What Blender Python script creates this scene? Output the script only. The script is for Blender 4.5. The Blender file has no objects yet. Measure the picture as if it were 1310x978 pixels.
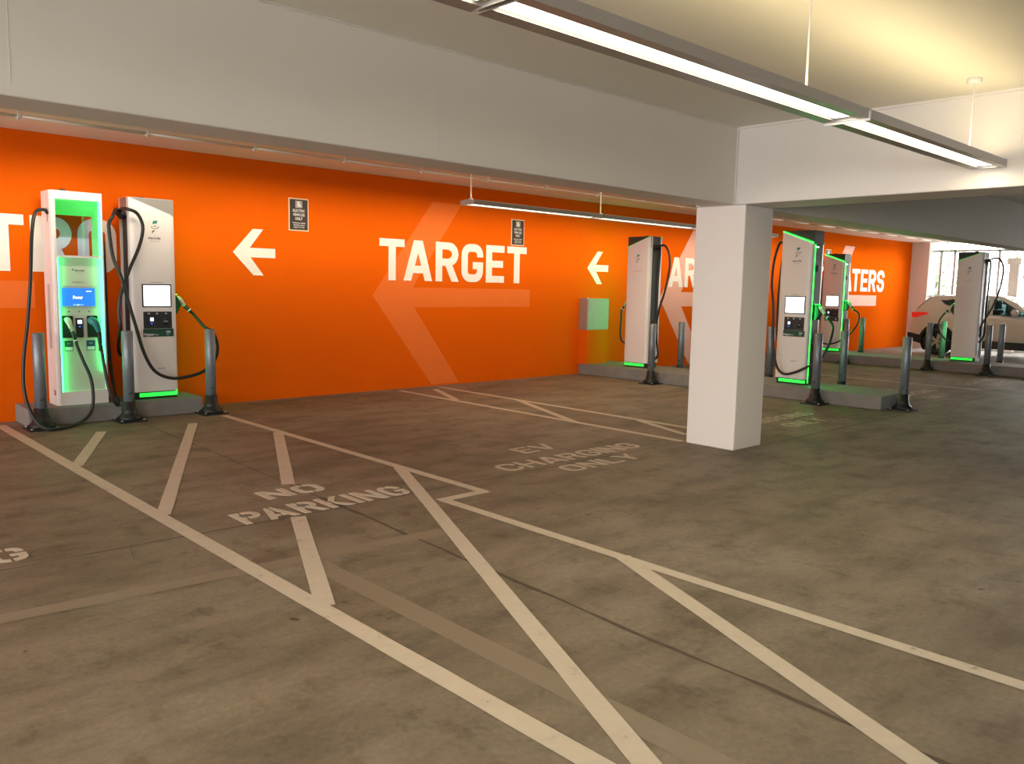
import bpy, bmesh, math, random
from mathutils import Vector, Matrix
random.seed(7)
S = bpy.context.scene
COL = S.collection
PI = math.pi

# ------------------------------------------------------------------ camera
cam_d = bpy.data.cameras.new('camera')
cam = bpy.data.objects.new('camera', cam_d)
COL.objects.link(cam)
cam_d.sensor_width = 36.0
cam_d.lens = 36.0 * 1061.06 / 1310.0
cam_d.clip_start = 0.05
cam_d.clip_end = 300
cam.matrix_world = Matrix((
    (0.7288832, 0.0637698, -0.6816617, 0.0),
    (-0.6843302, 0.0977158, -0.7225952, 0.0),
    (0.0205293, 0.9931692, 0.1148630, 1.55),
    (0, 0, 0, 1)))
S.camera = cam

# ------------------------------------------------------------------ view, world
S.view_settings.view_transform = 'Standard'
S.view_settings.look = 'None'
S.view_settings.exposure = 0.15
S.view_settings.gamma = 1.0
S.view_settings.use_curve_mapping = False
S.cycles.max_bounces = 8
S.cycles.diffuse_bounces = 5
S.cycles.use_denoising = True
S.cycles.sample_clamp_indirect = 6.0
W = bpy.data.worlds.new('overcast_sky')
S.world = W
W.use_nodes = True
W.node_tree.nodes['Background'].inputs[0].default_value = (1.0, 0.97, 0.94, 1)
W.node_tree.nodes['Background'].inputs[1].default_value = 12.0

P_LENS = 3.5        # strength of the pendant diffusers
P_DOWN = 13.0       # watts of each pendant tube (downwards)
P_UP = 8.5          # watts of each pendant tube (upwards)
P_WASH = 4.4       # watts of each wall washer segment
P_EDGE = 6.5        # watts of the green edge strip of a charger
WARM = (1.0, 0.84, 0.52)
WASHC = (1.0, 0.84, 0.62)


def portal(name, loc, rot, sx, sy):
    l = bpy.data.lights.new(name, 'AREA')
    l.shape = 'RECTANGLE'; l.size = sx; l.size_y = sy
    l.cycles.is_portal = True
    o = bpy.data.objects.new(name, l); COL.objects.link(o)
    o.location = loc; o.rotation_euler = rot
    return o
portal('sky_portal', (26.3, 5.3, 1.55), (0, PI/2, 0), 3.0, 8.5)
portal('sky_portal', (-7.2, 0, 1.75), (0, -PI/2, 0), 2.4, 19.5)

# ------------------------------------------------------------------ materials
MATS = {}
def mat(name, col, rough=0.6, metal=0.0, var=0.06, scale=12.0, emit=None, es=0.0, bump=0.0, bscale=80.0, spec=None, trans=0.0):
    """procedural material: base colour varied by noise, optional bump / emission"""
    m = bpy.data.materials.new(name); m.use_nodes = True
    nt = m.node_tree; b = nt.nodes['Principled BSDF']
    b.inputs['Roughness'].default_value = rough
    b.inputs['Metallic'].default_value = metal
    if spec is not None: b.inputs['Specular IOR Level'].default_value = spec
    if trans: b.inputs['Transmission Weight'].default_value = trans
    tc = nt.nodes.new('ShaderNodeTexCoord')
    if var > 0:
        n = nt.nodes.new('ShaderNodeTexNoise'); n.inputs['Scale'].default_value = scale; n.inputs['Detail'].default_value = 6
        nt.links.new(tc.outputs['Object'], n.inputs['Vector'])
        mx = nt.nodes.new('ShaderNodeMix'); mx.data_type = 'RGBA'
        mx.inputs[6].default_value = tuple(c*(1-var) for c in col) + (1,)
        mx.inputs[7].default_value = tuple(min(1, c*(1+var)) for c in col) + (1,)
        nt.links.new(n.outputs['Fac'], mx.inputs[0])
        nt.links.new(mx.outputs[2], b.inputs['Base Color'])
    else:
        b.inputs['Base Color'].default_value = tuple(col) + (1,)
    if emit is not None:
        b.inputs['Emission Color'].default_value = tuple(emit) + (1,)
        b.inputs['Emission Strength'].default_value = es
    if bump > 0:
        n2 = nt.nodes.new('ShaderNodeTexNoise'); n2.inputs['Scale'].default_value = bscale; n2.inputs['Detail'].default_value = 4
        nt.links.new(tc.outputs['Object'], n2.inputs['Vector'])
        bp = nt.nodes.new('ShaderNodeBump'); bp.inputs['Strength'].default_value = bump; bp.inputs['Distance'].default_value = 0.01
        nt.links.new(n2.outputs['Fac'], bp.inputs['Height'])
        nt.links.new(bp.outputs['Normal'], b.inputs['Normal'])
    MATS[name] = m
    return m


def concrete_floor():
    m = bpy.data.materials.new('stained_concrete'); m.use_nodes = True
    nt = m.node_tree; N = nt.nodes; L = nt.links; b = N['Principled BSDF']
    tc = N.new('ShaderNodeTexCoord')
    def noise(scale, detail, sx=1, sy=1, rough=0.6):
        mp = N.new('ShaderNodeMapping'); mp.inputs['Scale'].default_value = (sx, sy, 1)
        L.new(tc.outputs['Object'], mp.inputs['Vector'])
        n = N.new('ShaderNodeTexNoise'); n.inputs['Scale'].default_value = scale
        n.inputs['Detail'].default_value = detail; n.inputs['Roughness'].default_value = rough
        L.new(mp.outputs['Vector'], n.inputs['Vector']); return n
    def ramp(src, stops):
        r = N.new('ShaderNodeValToRGB'); e = r.color_ramp.elements
        e[0].position = stops[0][0]; e[0].color = stops[0][1] + (1,)
        e[1].position = stops[-1][0]; e[1].color = stops[-1][1] + (1,)
        for p, c in stops[1:-1]:
            k = e.new(p); k.color = c + (1,)
        L.new(src.outputs['Fac'], r.inputs['Fac']); return r
    def mult(a, c, f=1.0):
        x = N.new('ShaderNodeMix'); x.data_type = 'RGBA'; x.blend_type = 'MULTIPLY'; x.inputs[0].default_value = f
        L.new(a, x.inputs[6]); L.new(c, x.inputs[7]); return x.outputs[2]
    base = ramp(noise(0.55, 8), [(0.30, (0.160, 0.130, 0.092)), (0.5, (0.200, 0.167, 0.124)), (0.72, (0.248, 0.212, 0.168))])
    c = base.outputs['Color']
    c = mult(c, ramp(noise(1.3, 10, 1, 2.4, .65), [(0.36, (0.66, 0.63, 0.60)), (0.54, (1, 1, 1)), (0.72, (1.14, 1.12, 1.08))]).outputs['Color'])
    c = mult(c, ramp(noise(3.2, 10, 1.5, 1, .7), [(0.34, (0.62, 0.58, 0.53)), (0.46, (1, 1, 1)), (0.8, (1.06, 1.06, 1.06))]).outputs['Color'], .85)
    c = mult(c, ramp(noise(34, 6), [(0.3, (0.80, 0.80, 0.80)), (0.7, (1.14, 1.14, 1.14))]).outputs['Color'], .8)
    # small dark oil spots
    c = mult(c, ramp(noise(7.0, 2), [(0.235, (0.35, 0.33, 0.30)), (0.275, (1, 1, 1)), (0.9, (1, 1, 1))]).outputs['Color'])
    L.new(c, b.inputs['Base Color'])
    rr = ramp(noise(2.0, 6), [(0.3, (0.58,)*3), (0.7, (0.80,)*3)])
    L.new(rr.outputs['Color'], b.inputs['Roughness'])
    bp = N.new('ShaderNodeBump'); bp.inputs['Strength'].default_value = 0.18; bp.inputs['Distance'].default_value = 0.01
    L.new(noise(60, 6).outputs['Fac'], bp.inputs['Height']); L.new(bp.outputs['Normal'], b.inputs['Normal'])
    return m


def worn_paint(name, col, thin=0.30):
    """white floor paint with scuffs worn through to concrete colour"""
    m = bpy.data.materials.new(name); m.use_nodes = True
    nt = m.node_tree; N = nt.nodes; L = nt.links; b = N['Principled BSDF']
    tc = N.new('ShaderNodeTexCoord')
    n = N.new('ShaderNodeTexNoise'); n.inputs['Scale'].default_value = 9; n.inputs['Detail'].default_value = 10; n.inputs['Roughness'].default_value = 0.75
    L.new(tc.outputs['Object'], n.inputs['Vector'])
    r = N.new('ShaderNodeValToRGB'); e = r.color_ramp.elements
    e[0].position = thin; e[0].color = (0.22, 0.18, 0.13, 1)
    e[1].position = thin + 0.10; e[1].color = tuple(c*0.88 for c in col) + (1,)
    k = e.new(0.7); k.color = col + (1,)
    L.new(n.outputs['Fac'], r.inputs['Fac']); L.new(r.outputs['Color'], b.inputs['Base Color'])
    b.inputs['Roughness'].default_value = 0.6
    return m

M_floor = concrete_floor()
M_line = worn_paint('white_floor_paint', (0.58, 0.52, 0.44), 0.30)
M_old = worn_paint('faded_floor_paint', (0.50, 0.425, 0.335), 0.33)
M_ghost = worn_paint('ground_off_paint', (0.245, 0.205, 0.158), 0.44)
M_joint = mat('joint_filler', (0.085, 0.062, 0.045), .8, var=.4, scale=20)
M_orange = mat('orange_wall_paint', (0.74, 0.116, 0.004), .9, spec=.0, var=.03, scale=3, bump=.05, bscale=60)
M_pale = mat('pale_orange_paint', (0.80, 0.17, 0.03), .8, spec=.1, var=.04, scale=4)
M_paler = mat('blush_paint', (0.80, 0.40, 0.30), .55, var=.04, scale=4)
M_white = mat('white_wall_paint', (0.74, 0.71, 0.68), .6, var=.02, scale=3, bump=.05)
M_beam = mat('off_white_ceiling_paint', (0.62, 0.60, 0.56), .7, var=.03, scale=2, bump=.06)
M_ceil = mat('ceiling_paint', (0.76, 0.74, 0.67), .75, var=.04, scale=1.5, bump=.06)
M_letter = mat('white_vinyl', (0.86, 0.83, 0.78), .5, var=.02)
M_curb = mat('island_concrete', (0.21, 0.205, 0.195), .85, var=.25, scale=6, bump=.3, bscale=40)
M_cab = mat('white_powder_coat', (0.78, 0.76, 0.75), .32, var=.01)
M_cab2 = mat('pale_grey_panel', (0.56, 0.55, 0.52), .35, var=.01)
M_head = mat('lit_head_coat', (0.30, 0.30, 0.29), .35, .3, var=.02)  # head coat with the lamp light on it put into a paler grey
M_dark = mat('dark_grey_coat', (0.022, 0.026, 0.03), .5, .0, var=.04)  # shaded copy of the head coat; also colours the reader panel
M_black = mat('black_plastic', (0.012, 0.012, 0.013), .45, var=.1)
M_cable = mat('black_rubber', (0.014, 0.014, 0.015), .42, var=.1)
M_galv = mat('galvanised_steel', (0.21, 0.245, 0.28), .42, .45, var=.18, scale=18)
M_bolt = mat('zinc_bolt', (0.5, 0.5, 0.48), .35, .8, var=.05)
M_nozzle = mat('pale_nozzle_plastic', (0.55, 0.62, 0.50), .4, var=.03)
M_teal = mat('teal_plastic', (0.03, 0.16, 0.22), .4, var=.05)
M_teallogo = mat('teal_print', (0.03, 0.24, 0.22), .5, var=.02)
M_olive = mat('olive_print', (0.20, 0.22, 0.05), .5, var=.02)
M_ink = mat('dark_print', (0.05, 0.05, 0.055), .5, var=.02)
M_inkgrey = mat('grey_print', (0.35, 0.35, 0.36), .5, var=.02)
M_prwhite = mat('white_print', (0.75, 0.76, 0.78), .5, var=.02)
M_lblgreen = mat('green_label', (0.015, 0.07, 0.05), .4, var=.1)
M_lblblue = mat('blue_label', (0.02, 0.06, 0.14), .4, var=.1)
M_signblk = mat('sign_dark', (0.035, 0.025, 0.018), .5, var=.05)
M_signbdr = mat('sign_cream', (0.80, 0.66, 0.42), .5, var=.02)
M_signgry = mat('sign_grey', (0.38, 0.37, 0.36), .5, var=.05)
M_alu = mat('brushed_aluminium', (0.40, 0.39, 0.38), .38, .5, var=.05)
M_rail = mat('steel_rail', (0.72, 0.70, 0.66), .35, .2, var=.05)
M_slot = mat('rail_recess', (0.03, 0.03, 0.03), .7, var=.1)
M_rod = mat('white_rod', (0.75, 0.74, 0.70), .4, var=.02)
M_sticker = mat('worn_sticker', (0.35, 0.22, 0.24), .6, var=.5, scale=150)
M_door = mat('cabinet_door_grey', (0.34, 0.35, 0.34), .4, var=.02)
M_vent = mat('vent_grey', (0.45, 0.44, 0.43), .5, var=.05)
M_carw = mat('white_car_paint', (0.66, 0.60, 0.54), .22, var=.01)
M_cargl = mat('tinted_car_glass', (0.015, 0.02, 0.025), .06, var=.0)
M_clad = mat('black_cladding', (0.015, 0.015, 0.015), .6, var=.1)
M_tyre = mat('tyre_rubber', (0.02, 0.02, 0.02), .8, var=.1)
M_alloy = mat('alloy_wheel', (0.55, 0.54, 0.52), .3, .7, var=.03)
M_seat = mat('car_seat_cloth', (0.20, 0.22, 0.22), .8, var=.1)
M_yellow = mat('yellow_tag', (0.75, 0.52, 0.10), .6, var=.05)
M_tail = mat('red_tail_lens', (0.75, 0.03, 0.02), .2, var=.05, emit=(1, .03, .01), es=.25)
M_leaf = mat('tree_leaf', (0.24, 0.36, 0.19), .7, var=.4, scale=3)
M_bark = mat('tree_bark', (0.10, 0.07, 0.05), .9, var=.3)
M_pave = mat('outdoor_paving', (0.60, 0.60, 0.58), .8, var=.06)
M_mull = mat('window_frame_paint', (0.52, 0.54, 0.58), .5, var=.03)
M_glow = mat('pendant_diffuser', (0.9, 0.9, 0.85), .5, var=0, emit=(1.0, 0.93, 0.74), es=P_LENS)
M_refl = mat('louvre_reflector', (0.55, 0.45, 0.28), .25, .8, var=.05)
M_green = mat('green_led', (0.1, .6, .2), .5, var=0, emit=(0.008, 1.0, 0.035), es=6.0)
M_green2 = mat('bright_green_led', (0.1, .6, .2), .5, var=0, emit=(0.03, 1.0, 0.20), es=9.0)
M_lining = mat('glowing_green_lining', (0.3, .6, .35), .25, var=0, emit=(0.0, 0.55, 0.045), es=.5)  # lining glows green by its own emission
M_base = mat('base_green_led', (0.1, .6, .2), .5, var=0, emit=(0.004, 0.62, 0.03), es=1.6)
M_dim = mat('dim_green_led', (0.1, .6, .2), .5, var=0, emit=(0.0, 0.35, 0.03), es=.6)
M_greenw = mat('side_marker_led', (0.4, .8, .6), .5, var=0, emit=(0.35, 1.0, 0.62), es=3.0)
M_screen = mat('white_screen', (0.5, .5, .5), .2, var=0, emit=(0.92, 1.0, 0.97), es=1.6)
M_blue = mat('blue_screen', (0.02, .1, .4), .2, var=0, emit=(0.02, 0.19, 0.86), es=1.0)
M_sctext = mat('screen_text', (0.5, .5, .5), .2, var=0, emit=(0.85, 0.95, 1.0), es=1.2)
M_sclight = mat('screen_bar', (0.2, .4, .6), .2, var=0, emit=(0.15, 0.5, 0.95), es=.9)
M_reader = mat('reader_lamp', (0.5, .5, .5), .2, var=0, emit=(0.65, 0.85, 1.0), es=1.4)
M_rblue = mat('reader_blue_lamp', (0.1, .2, .8), .2, var=0, emit=(0.03, 0.12, 1.0), es=1.0)


def glass_mat(name, tint, mixg=.12):
    m = bpy.data.materials.new(name); m.use_nodes = True
    nt = m.node_tree; nt.nodes.clear()
    o = nt.nodes.new('ShaderNodeOutputMaterial'); t = nt.nodes.new('ShaderNodeBsdfTransparent')
    g = nt.nodes.new('ShaderNodeBsdfGlossy'); g.inputs['Roughness'].default_value = .03
    fr = nt.nodes.new('ShaderNodeFresnel'); fr.inputs['IOR'].default_value = 1.3
    x = nt.nodes.new('ShaderNodeMixShader')
    t.inputs[0].default_value = tint + (1,)
    nt.links.new(fr.outputs[0], x.inputs[0]); nt.links.new(t.outputs[0], x.inputs[1]); nt.links.new(g.outputs[0], x.inputs[2])
    nt.links.new(x.outputs[0], o.inputs[0])
    return m
M_pane = glass_mat('clear_window_glass', (0.97, 0.98, 0.98))
M_tint = glass_mat('blue_tinted_pane', (0.86, 0.86, 1.0))
M_cartint = glass_mat('car_window_glass', (0.35, 0.42, 0.42))

# ------------------------------------------------------------------ mesh helpers
class MB:
    def __init__(s): s.v = []; s.f = []; s.sm = []
    def poly(s, pts, smooth=False):
        i = len(s.v); s.v += [tuple(p) for p in pts]; s.f.append(tuple(range(i, i+len(pts)))); s.sm.append(smooth); return s
    def add(s, vs, fs, smooth=False):
        i = len(s.v); s.v += [tuple(p) for p in vs]
        for f in fs: s.f.append(tuple(i+k for k in f)); s.sm.append(smooth)
        return s
    def box(s, x0, x1, y0, y1, z0, z1):
        vs = [(x, y, z) for z in (z0, z1) for y in (y0, y1) for x in (x0, x1)]
        return s.add(vs, [(0, 2, 3, 1), (4, 5, 7, 6), (0, 1, 5, 4), (1, 3, 7, 5), (3, 2, 6, 7), (2, 0, 4, 6)])
    def prism(s, pts, axis, a, b, smooth=False):
        """extrude a 2D outline (counter-clockwise) along axis from a to b"""
        n = len(pts)
        def P(p, t): return {'x': (t, p[0], p[1]), 'y': (p[0], t, p[1]), 'z': (p[0], p[1], t)}[axis]
        vs = [P(p, a) for p in pts] + [P(p, b) for p in pts]
        s.add(vs, [tuple(range(n))[::-1], tuple(range(n, 2*n))])
        i = len(s.v) - 2*n
        for k in range(n):
            s.f.append((i+k, i+(k+1) % n, i+n+(k+1) % n, i+n+k)); s.sm.append(smooth)
        return s
    def lathe(s, prof, cx=0, cy=0, n=24, smooth=True):
        vs = []; fs = []
        for r, z in prof:
            for k in range(n):
                a = 2*PI*k/n; vs.append((cx+r*math.cos(a), cy+r*math.sin(a), z))
        for j in range(len(prof)-1):
            for k in range(n):
                fs.append((j*n+k, j*n+(k+1) % n, (j+1)*n+(k+1) % n, (j+1)*n+k))
        s.add(vs, fs, smooth)
        i = len(s.v) - len(vs)
        s.f.append(tuple(i+k for k in range(n))[::-1]); s.sm.append(False)
        s.f.append(tuple(i+(len(prof)-1)*n+k for k in range(n))); s.sm.append(False)
        return s
    def tube(s, pts, r, n=10, close=True):
        pts = [Vector(p) for p in pts]; m = len(pts)
        rr = r if isinstance(r, (list, tuple)) else [r]*m
        up = Vector((0, 0, 1)); prev = None; vs = []; fs = []
        for i, p in enumerate(pts):
            t = (pts[min(i+1, m-1)] - pts[max(i-1, 0)]).normalized()
            if prev is None:
                a = t.cross(up)
                if a.length < 1e-3: a = t.cross(Vector((1, 0, 0)))
            else: a = prev - t*prev.dot(t)
            a.normalize(); prev = a; b = t.cross(a)
            for k in range(n):
                an = 2*PI*k/n; vs.append(p + (a*math.cos(an) + b*math.sin(an))*rr[i])
        for i in range(m-1):
            for k in range(n): fs.append((i*n+k, (i+1)*n+k, (i+1)*n+(k+1) % n, i*n+(k+1) % n))
        s.add(vs, fs, True)
        if close:
            i = len(s.v)-len(vs)
            s.f.append(tuple(i+k for k in range(n))); s.sm.append(False)
            s.f.append(tuple(i+(m-1)*n+k for k in range(n))[::-1]); s.sm.append(False)
        return s
    def mesh(s, name, m):
        me = bpy.data.meshes.new(name); me.from_pydata(s.v, [], s.f)
        me.polygons.foreach_set('use_smooth', s.sm)
        if m: me.materials.append(m)
        me.update(); return me
    def build(s, name, m, parent=None, loc=None, bevel=0.0):
        o = bpy.data.objects.new(name, s.mesh(name, m)); COL.objects.link(o)
        if parent is not None: o.parent = parent
        if loc is not None: o.location = loc
        if bevel:
            b = o.modifiers.new('soft_edges', 'BEVEL'); b.width = bevel; b.segments = 2; b.limit_method = 'ANGLE'; b.angle_limit = math.radians(40)
        return o


def spline(pts, k=8):
    """Catmull-Rom through the points"""
    P = [Vector(p) for p in pts]; P = [P[0]*2-P[1]] + P + [P[-1]*2-P[-2]]; out = []
    for i in range(1, len(P)-2):
        for j in range(k):
            t = j/k; a, b, c, d = P[i-1], P[i], P[i+1], P[i+2]
            out.append(0.5*((2*b)+(c-a)*t+(2*a-5*b+4*c-d)*t*t+(3*b-a-3*c+d)*t**3))
    out.append(P[-2]); return out


def tag(o, label=None, cat=None, group=None, kind=None):
    if label: o['label'] = label
    if cat: o['category'] = cat
    if group: o['group'] = group
    if kind: o['kind'] = kind
    return o
def empty(name, loc, rz=0.0, label=None, cat=None, group=None):
    o = bpy.data.objects.new(name, None); COL.objects.link(o)
    o.empty_display_size = .2
    o.location = loc; o.rotation_euler = (0, 0, rz)
    return tag(o, label, cat, group)
def struct(name, mb, m, bevel=0.0):
    return tag(mb.build(name, m, bevel=bevel), kind='structure')
def copy_tree(o, parent=None):
    kids = list(o.children)
    c = o.copy(); COL.objects.link(c)
    if parent is not None: c.parent = parent
    for k in kids: copy_tree(k, c)
    return c


def text(body, size, name, m, parent, loc, rot=(PI/2, 0, 0), align='CENTER', sx=1.0, bold=0.0, ext=0.0004):
    """a line of small print as a mesh; size = cap height"""
    cu = bpy.data.curves.new(name, 'FONT'); cu.body = body; cu.size = size/0.70
    cu.align_x = align; cu.align_y = 'CENTER'; cu.extrude = ext; cu.offset = bold; cu.resolution_u = 2
    t = bpy.data.objects.new(name, cu); COL.objects.link(t)
    dg = bpy.context.evaluated_depsgraph_get()
    me = bpy.data.meshes.new_from_object(t.evaluated_get(dg)); bpy.data.objects.remove(t)
    me.name = name; me.materials.clear(); me.materials.append(m)
    o = bpy.data.objects.new(name, me); COL.objects.link(o); o.parent = parent
    o.location = loc; o.rotation_euler = rot; o.scale = (sx, 1, 1)
    return o

# ------------------------------------------------------------------ bold block lettering made of strokes
T = 0.205
def R_(x0, y0, x1, y1): return [[(x0, y0), (x1, y0), (x1, y1), (x0, y1)]]
def S_(x0, y0, x1, y1, w): return [[(x0-w/2, y0), (x0+w/2, y0), (x1+w/2, y1), (x1-w/2, y1)]]
def A_(cx, cy, rx, ry, a0, a1, t=None, n=10):
    t = T if t is None else t; q = []
    for i in range(n):
        a = math.radians(a0+(a1-a0)*i/n); b = math.radians(a0+(a1-a0)*(i+1)/n)
        q.append([(cx+(rx-t)*math.cos(a), cy+(ry-t)*math.sin(a)), (cx+rx*math.cos(a), cy+ry*math.sin(a)),
                  (cx+rx*math.cos(b), cy+ry*math.sin(b)), (cx+(rx-t)*math.cos(b), cy+(ry-t)*math.sin(b))])
    return q
def F_(w, rc, t, parts):
    """rounded frame: quarter arcs at tl, tr, bl, br and straight sides l, r, t, b"""
    q = []
    for k, (cx, cy, a) in dict(tr=(w-rc, 1-rc, 0), tl=(rc, 1-rc, 90), bl=(rc, rc, 180), br=(w-rc, rc, 270)).items():
        if k in parts: q += A_(cx, cy, rc, rc, a, a+90, t, 7)
    if 't' in parts: q += R_(rc, 1-t, w-rc, 1)
    if 'b' in parts: q += R_(rc, 0, w-rc, t)
    if 'l' in parts: q += R_(0, rc, t, 1-rc)
    if 'r' in parts: q += R_(w-t, rc, w, 1-rc)
    return q
def glyph(c, t=T):
    w = .72; h = t*.9
    if c == 'T': w = .71; return w, R_(0, 1-h, w, 1)+R_(w/2-t/2, 0, w/2+t/2, 1-h)
    if c == 'I': return t, R_(0, 0, t, 1)
    if c == 'E': w = .64; return w, R_(0, 0, t, 1)+R_(t, 1-h, w, 1)+R_(t, 0, w, h)+R_(t, .5-h/2, w*.93, .5+h/2)
    if c == 'L': w = .60; return w, R_(0, 0, t, 1)+R_(t, 0, w, h)
    if c == 'H': return w, R_(0, 0, t, 1)+R_(w-t, 0, w, 1)+R_(t, .5-h/2, w-t, .5+h/2)
    if c == 'N': w = .74; return w, R_(0, 0, t, 1)+R_(w-t, 0, w, 1)+S_(w-t*.55, 0, t*.55, 1, t*1.1)
    if c == 'A': w = .86; return w, S_(t*.55, 0, w/2-.02, 1, t*1.08)+S_(w-t*.55, 0, w/2+.02, 1, t*1.08)+R_(w*.26, .19, w*.74, .19+h)
    if c == 'V': w = .80; return w, S_(w/2, 0, t*.55, 1, t*1.08)+S_(w/2, 0, w-t*.55, 1, t*1.08)
    if c == 'Y': w = .78; return w, R_(w/2-t/2, 0, w/2+t/2, .45)+S_(w/2, .42, t*.55, 1, t*1.05)+S_(w/2, .42, w-t*.55, 1, t*1.05)
    if c == 'K': w = .74; return w, R_(0, 0, t, 1)+S_(w-t*.6, 0, t*1.2, .56, t*1.25)+S_(t*1.0, .40, w-t*.65, 1, t*1.25)
    if c in 'PR':
        w = .72; q = R_(0, 0, t, 1)+R_(t, 1-h, .42, 1)+R_(t, .40, .42, .40+h)+A_(.42, .70, w-.42, .30, -90, 90, min(t, .28))
        if c == 'R': q += S_(w-t*.48, 0, w-t*1.55, .44, t*1.12)
        return w, q
    if c in 'OCG':
        q = F_(w, .29, t, ('tl', 'tr', 'bl', 'br', 't', 'b', 'l'))
        if c == 'O': q += R_(w-t, .29, w, .71)
        if c == 'C': q += R_(w-t, .29, w, .36)+R_(w-t, .64, w, .71)
        if c == 'G': q += R_(w-t, .29, w, .53)+R_(w*.52, .53-h, w-t, .53)+R_(w-t, .66, w, .71)
        return w, q
    if c == 'S':
        w = .70; r = .27; hh = (1+h)/2
        q = A_(r, 1-r, r, r, 90, 180, t)+A_(w-r, 1-r, r, r, 0, 90, t)+R_(r, 1-h, w-r, 1)+R_(w-t, .68, w, .73)
        q += A_(r, hh-h+r-.0, r, r, 180, 270, t)+R_(0, hh-h+r, t, 1-r)+R_(r, hh-h, w-r, hh)
        q += A_(w-r, hh-r, r, r, 0, 90, t)+R_(w-t, r, w, hh-r)
        q += A_(w-r, r, r, r, 270, 360, t)+R_(r, 0, w-r, h)+A_(r, r, r, r, 180, 270, t)+R_(0, .27, t, .32)
        return w, q
    if c == 'M': w = .88; return w, R_(0, 0, t, 1)+R_(w-t, 0, w, 1)+S_(w/2, .25, t*.55, 1, t)+S_(w/2, .25, w-t*.55, 1, t)
    return .35, []
def clipx(poly, x, keep_less):
    out = []; n = len(poly)
    for i in range(n):
        a, b = poly[i], poly[(i+1) % n]
        ia = (a[0] <= x) == keep_less; ib = (b[0] <= x) == keep_less
        if ia: out.append(a)
        if ia != ib:
            t = (x-a[0])/(b[0]-a[0]); out.append((x, a[1]+(b[1]-a[1])*t))
    return out
STENCIL = {'O': .5, 'P': .40, 'R': .40, 'G': .5, 'A': .5, 'C': .5, 'N': None, 'K': .36}
def words(s, stencil=False, gap=.13, t=T):
    x = 0; out = []
    for i, c in enumerate(s):
        if s[i-1:i+1] in ('TA', 'AT', 'AV', 'PA'): x -= gap*1.25
        w, q = glyph(c, t)
        for p in q:
            ps = [p]
            if stencil and STENCIL.get(c):
                g = w*STENCIL[c]; ps = [clipx(p, g-.035, True), clipx(p, g+.035, False)]
            for z in ps:
                if len(z) > 2: out.append([(a+x, b) for a, b in z])
        x += w+gap
    return x-gap, out
def letter_mesh(s, name, m, origin, ux, uy, width, height, nrm, stencil=False, gap=.13, thick=.003, parent=None, t=T):
    """letters laid from origin along ux (total width) and uy (height), standing off along nrm"""
    w, q = words(s, stencil, gap, t); mb = MB(); o = Vector(origin); ux = Vector(ux); uy = Vector(uy); nn = Vector(nrm)*thick
    k = width/w
    for j, p in enumerate(q):      # each stroke a hair higher than the last, so overlaps never coincide
        top = [o+ux*(a*k)+uy*(b*height)+nn*(1+.022*(j % 9)) for a, b in p]
        ar = sum(p[i][0]*p[(i+1) % len(p)][1]-p[(i+1) % len(p)][0]*p[i][1] for i in range(len(p)))
        if (ux.cross(uy)).dot(nn) * ar < 0: top = top[::-1]
        bot = [v-nn*.9 for v in top]; n = len(top)
        mb.poly(top)
        for i in range(n): mb.poly([bot[i], bot[(i+1) % n], top[(i+1) % n], top[i]])
    return mb.build(name, m, parent)

# ================================================================== THE SETTING
YW = 10.05; ZC = 3.07; XR = 26.0; XL = -7.0; YF = -10.0
struct('floor', MB().box(XL-.3, XR+.4, YF-.3, YW+.3, -.25, 0), M_floor)
struct('ceiling', MB().box(XL-.3, XR+.4, YF-.3, YW+.3, ZC, ZC+.25), M_ceil)
struct('wall_back', MB().box(XL-.3, XR-.3, YW, YW+.25, 0, ZC), M_orange)
struct('wall_front', MB().box(XL-.3, XR+.3, YF-.25, YF, 0, ZC), M_white)
struct('wall_right', MB().box(XR-.3, XR+.3, 9.55, YW+.25, 0, ZC).box(XR-.3, XR+.3, YF, 1.0, 0, ZC), M_white)  # unseen near stretch closed to cut daylight from the right
struct('wall_left', MB().box(XL-.25, XL, YF, YW, 0, .85).box(XL-.25, XL, YF, YW, 2.5, ZC), M_white)  # unseen side; opening sized for the daylight it lets in
# beams and column
struct('trim_1', MB().box(XL, 7.0, 4.40, 4.75, 2.36, ZC), M_beam, .008)
struct('trim_2', MB().box(7.53, XR, 4.40, 4.75, 2.36, ZC), M_beam, .008)
struct('trim_3', MB().box(7.0, 7.53, YF, 4.84, 2.36, ZC), M_white, .012)
tag(MB().box(7.02, 7.53, 4.29, 4.84, 0, 2.36).build('column', M_white, bevel=.012), kind='structure')
for x_ in (-5.6,):
    tag(MB().box(x_, x_+.5, 4.29, 4.84, 0, 2.36).build('column', M_white, bevel=.012), kind='structure')
# filler bead where beam meets ceiling, and board seams on the beam face
mb = MB(); x = -1.0; z = ZC-.004
pts = []
while x < 7.0:
    pts.append((x, 4.395+random.uniform(-.003, .003), z+random.uniform(-.003, .003))); x += .03
mb.tube(pts, [random.uniform(.004, .009) for _ in pts], 5)
mb.box(3.426, 3.429, 4.3985, 4.401, 2.42, 3.05).box(.99, .993, 4.3985, 4.401, 2.42, 3.05)
mb.box(6.985, 6.998, 4.385, 4.40, 2.365, ZC)
tag(mb.build('trim_4', M_beam), kind='structure')
tag(MB().box(6.98, 7.0, YF, 4.40, ZC-.018, ZC).build('trim_5', M_white), kind='structure')

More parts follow.
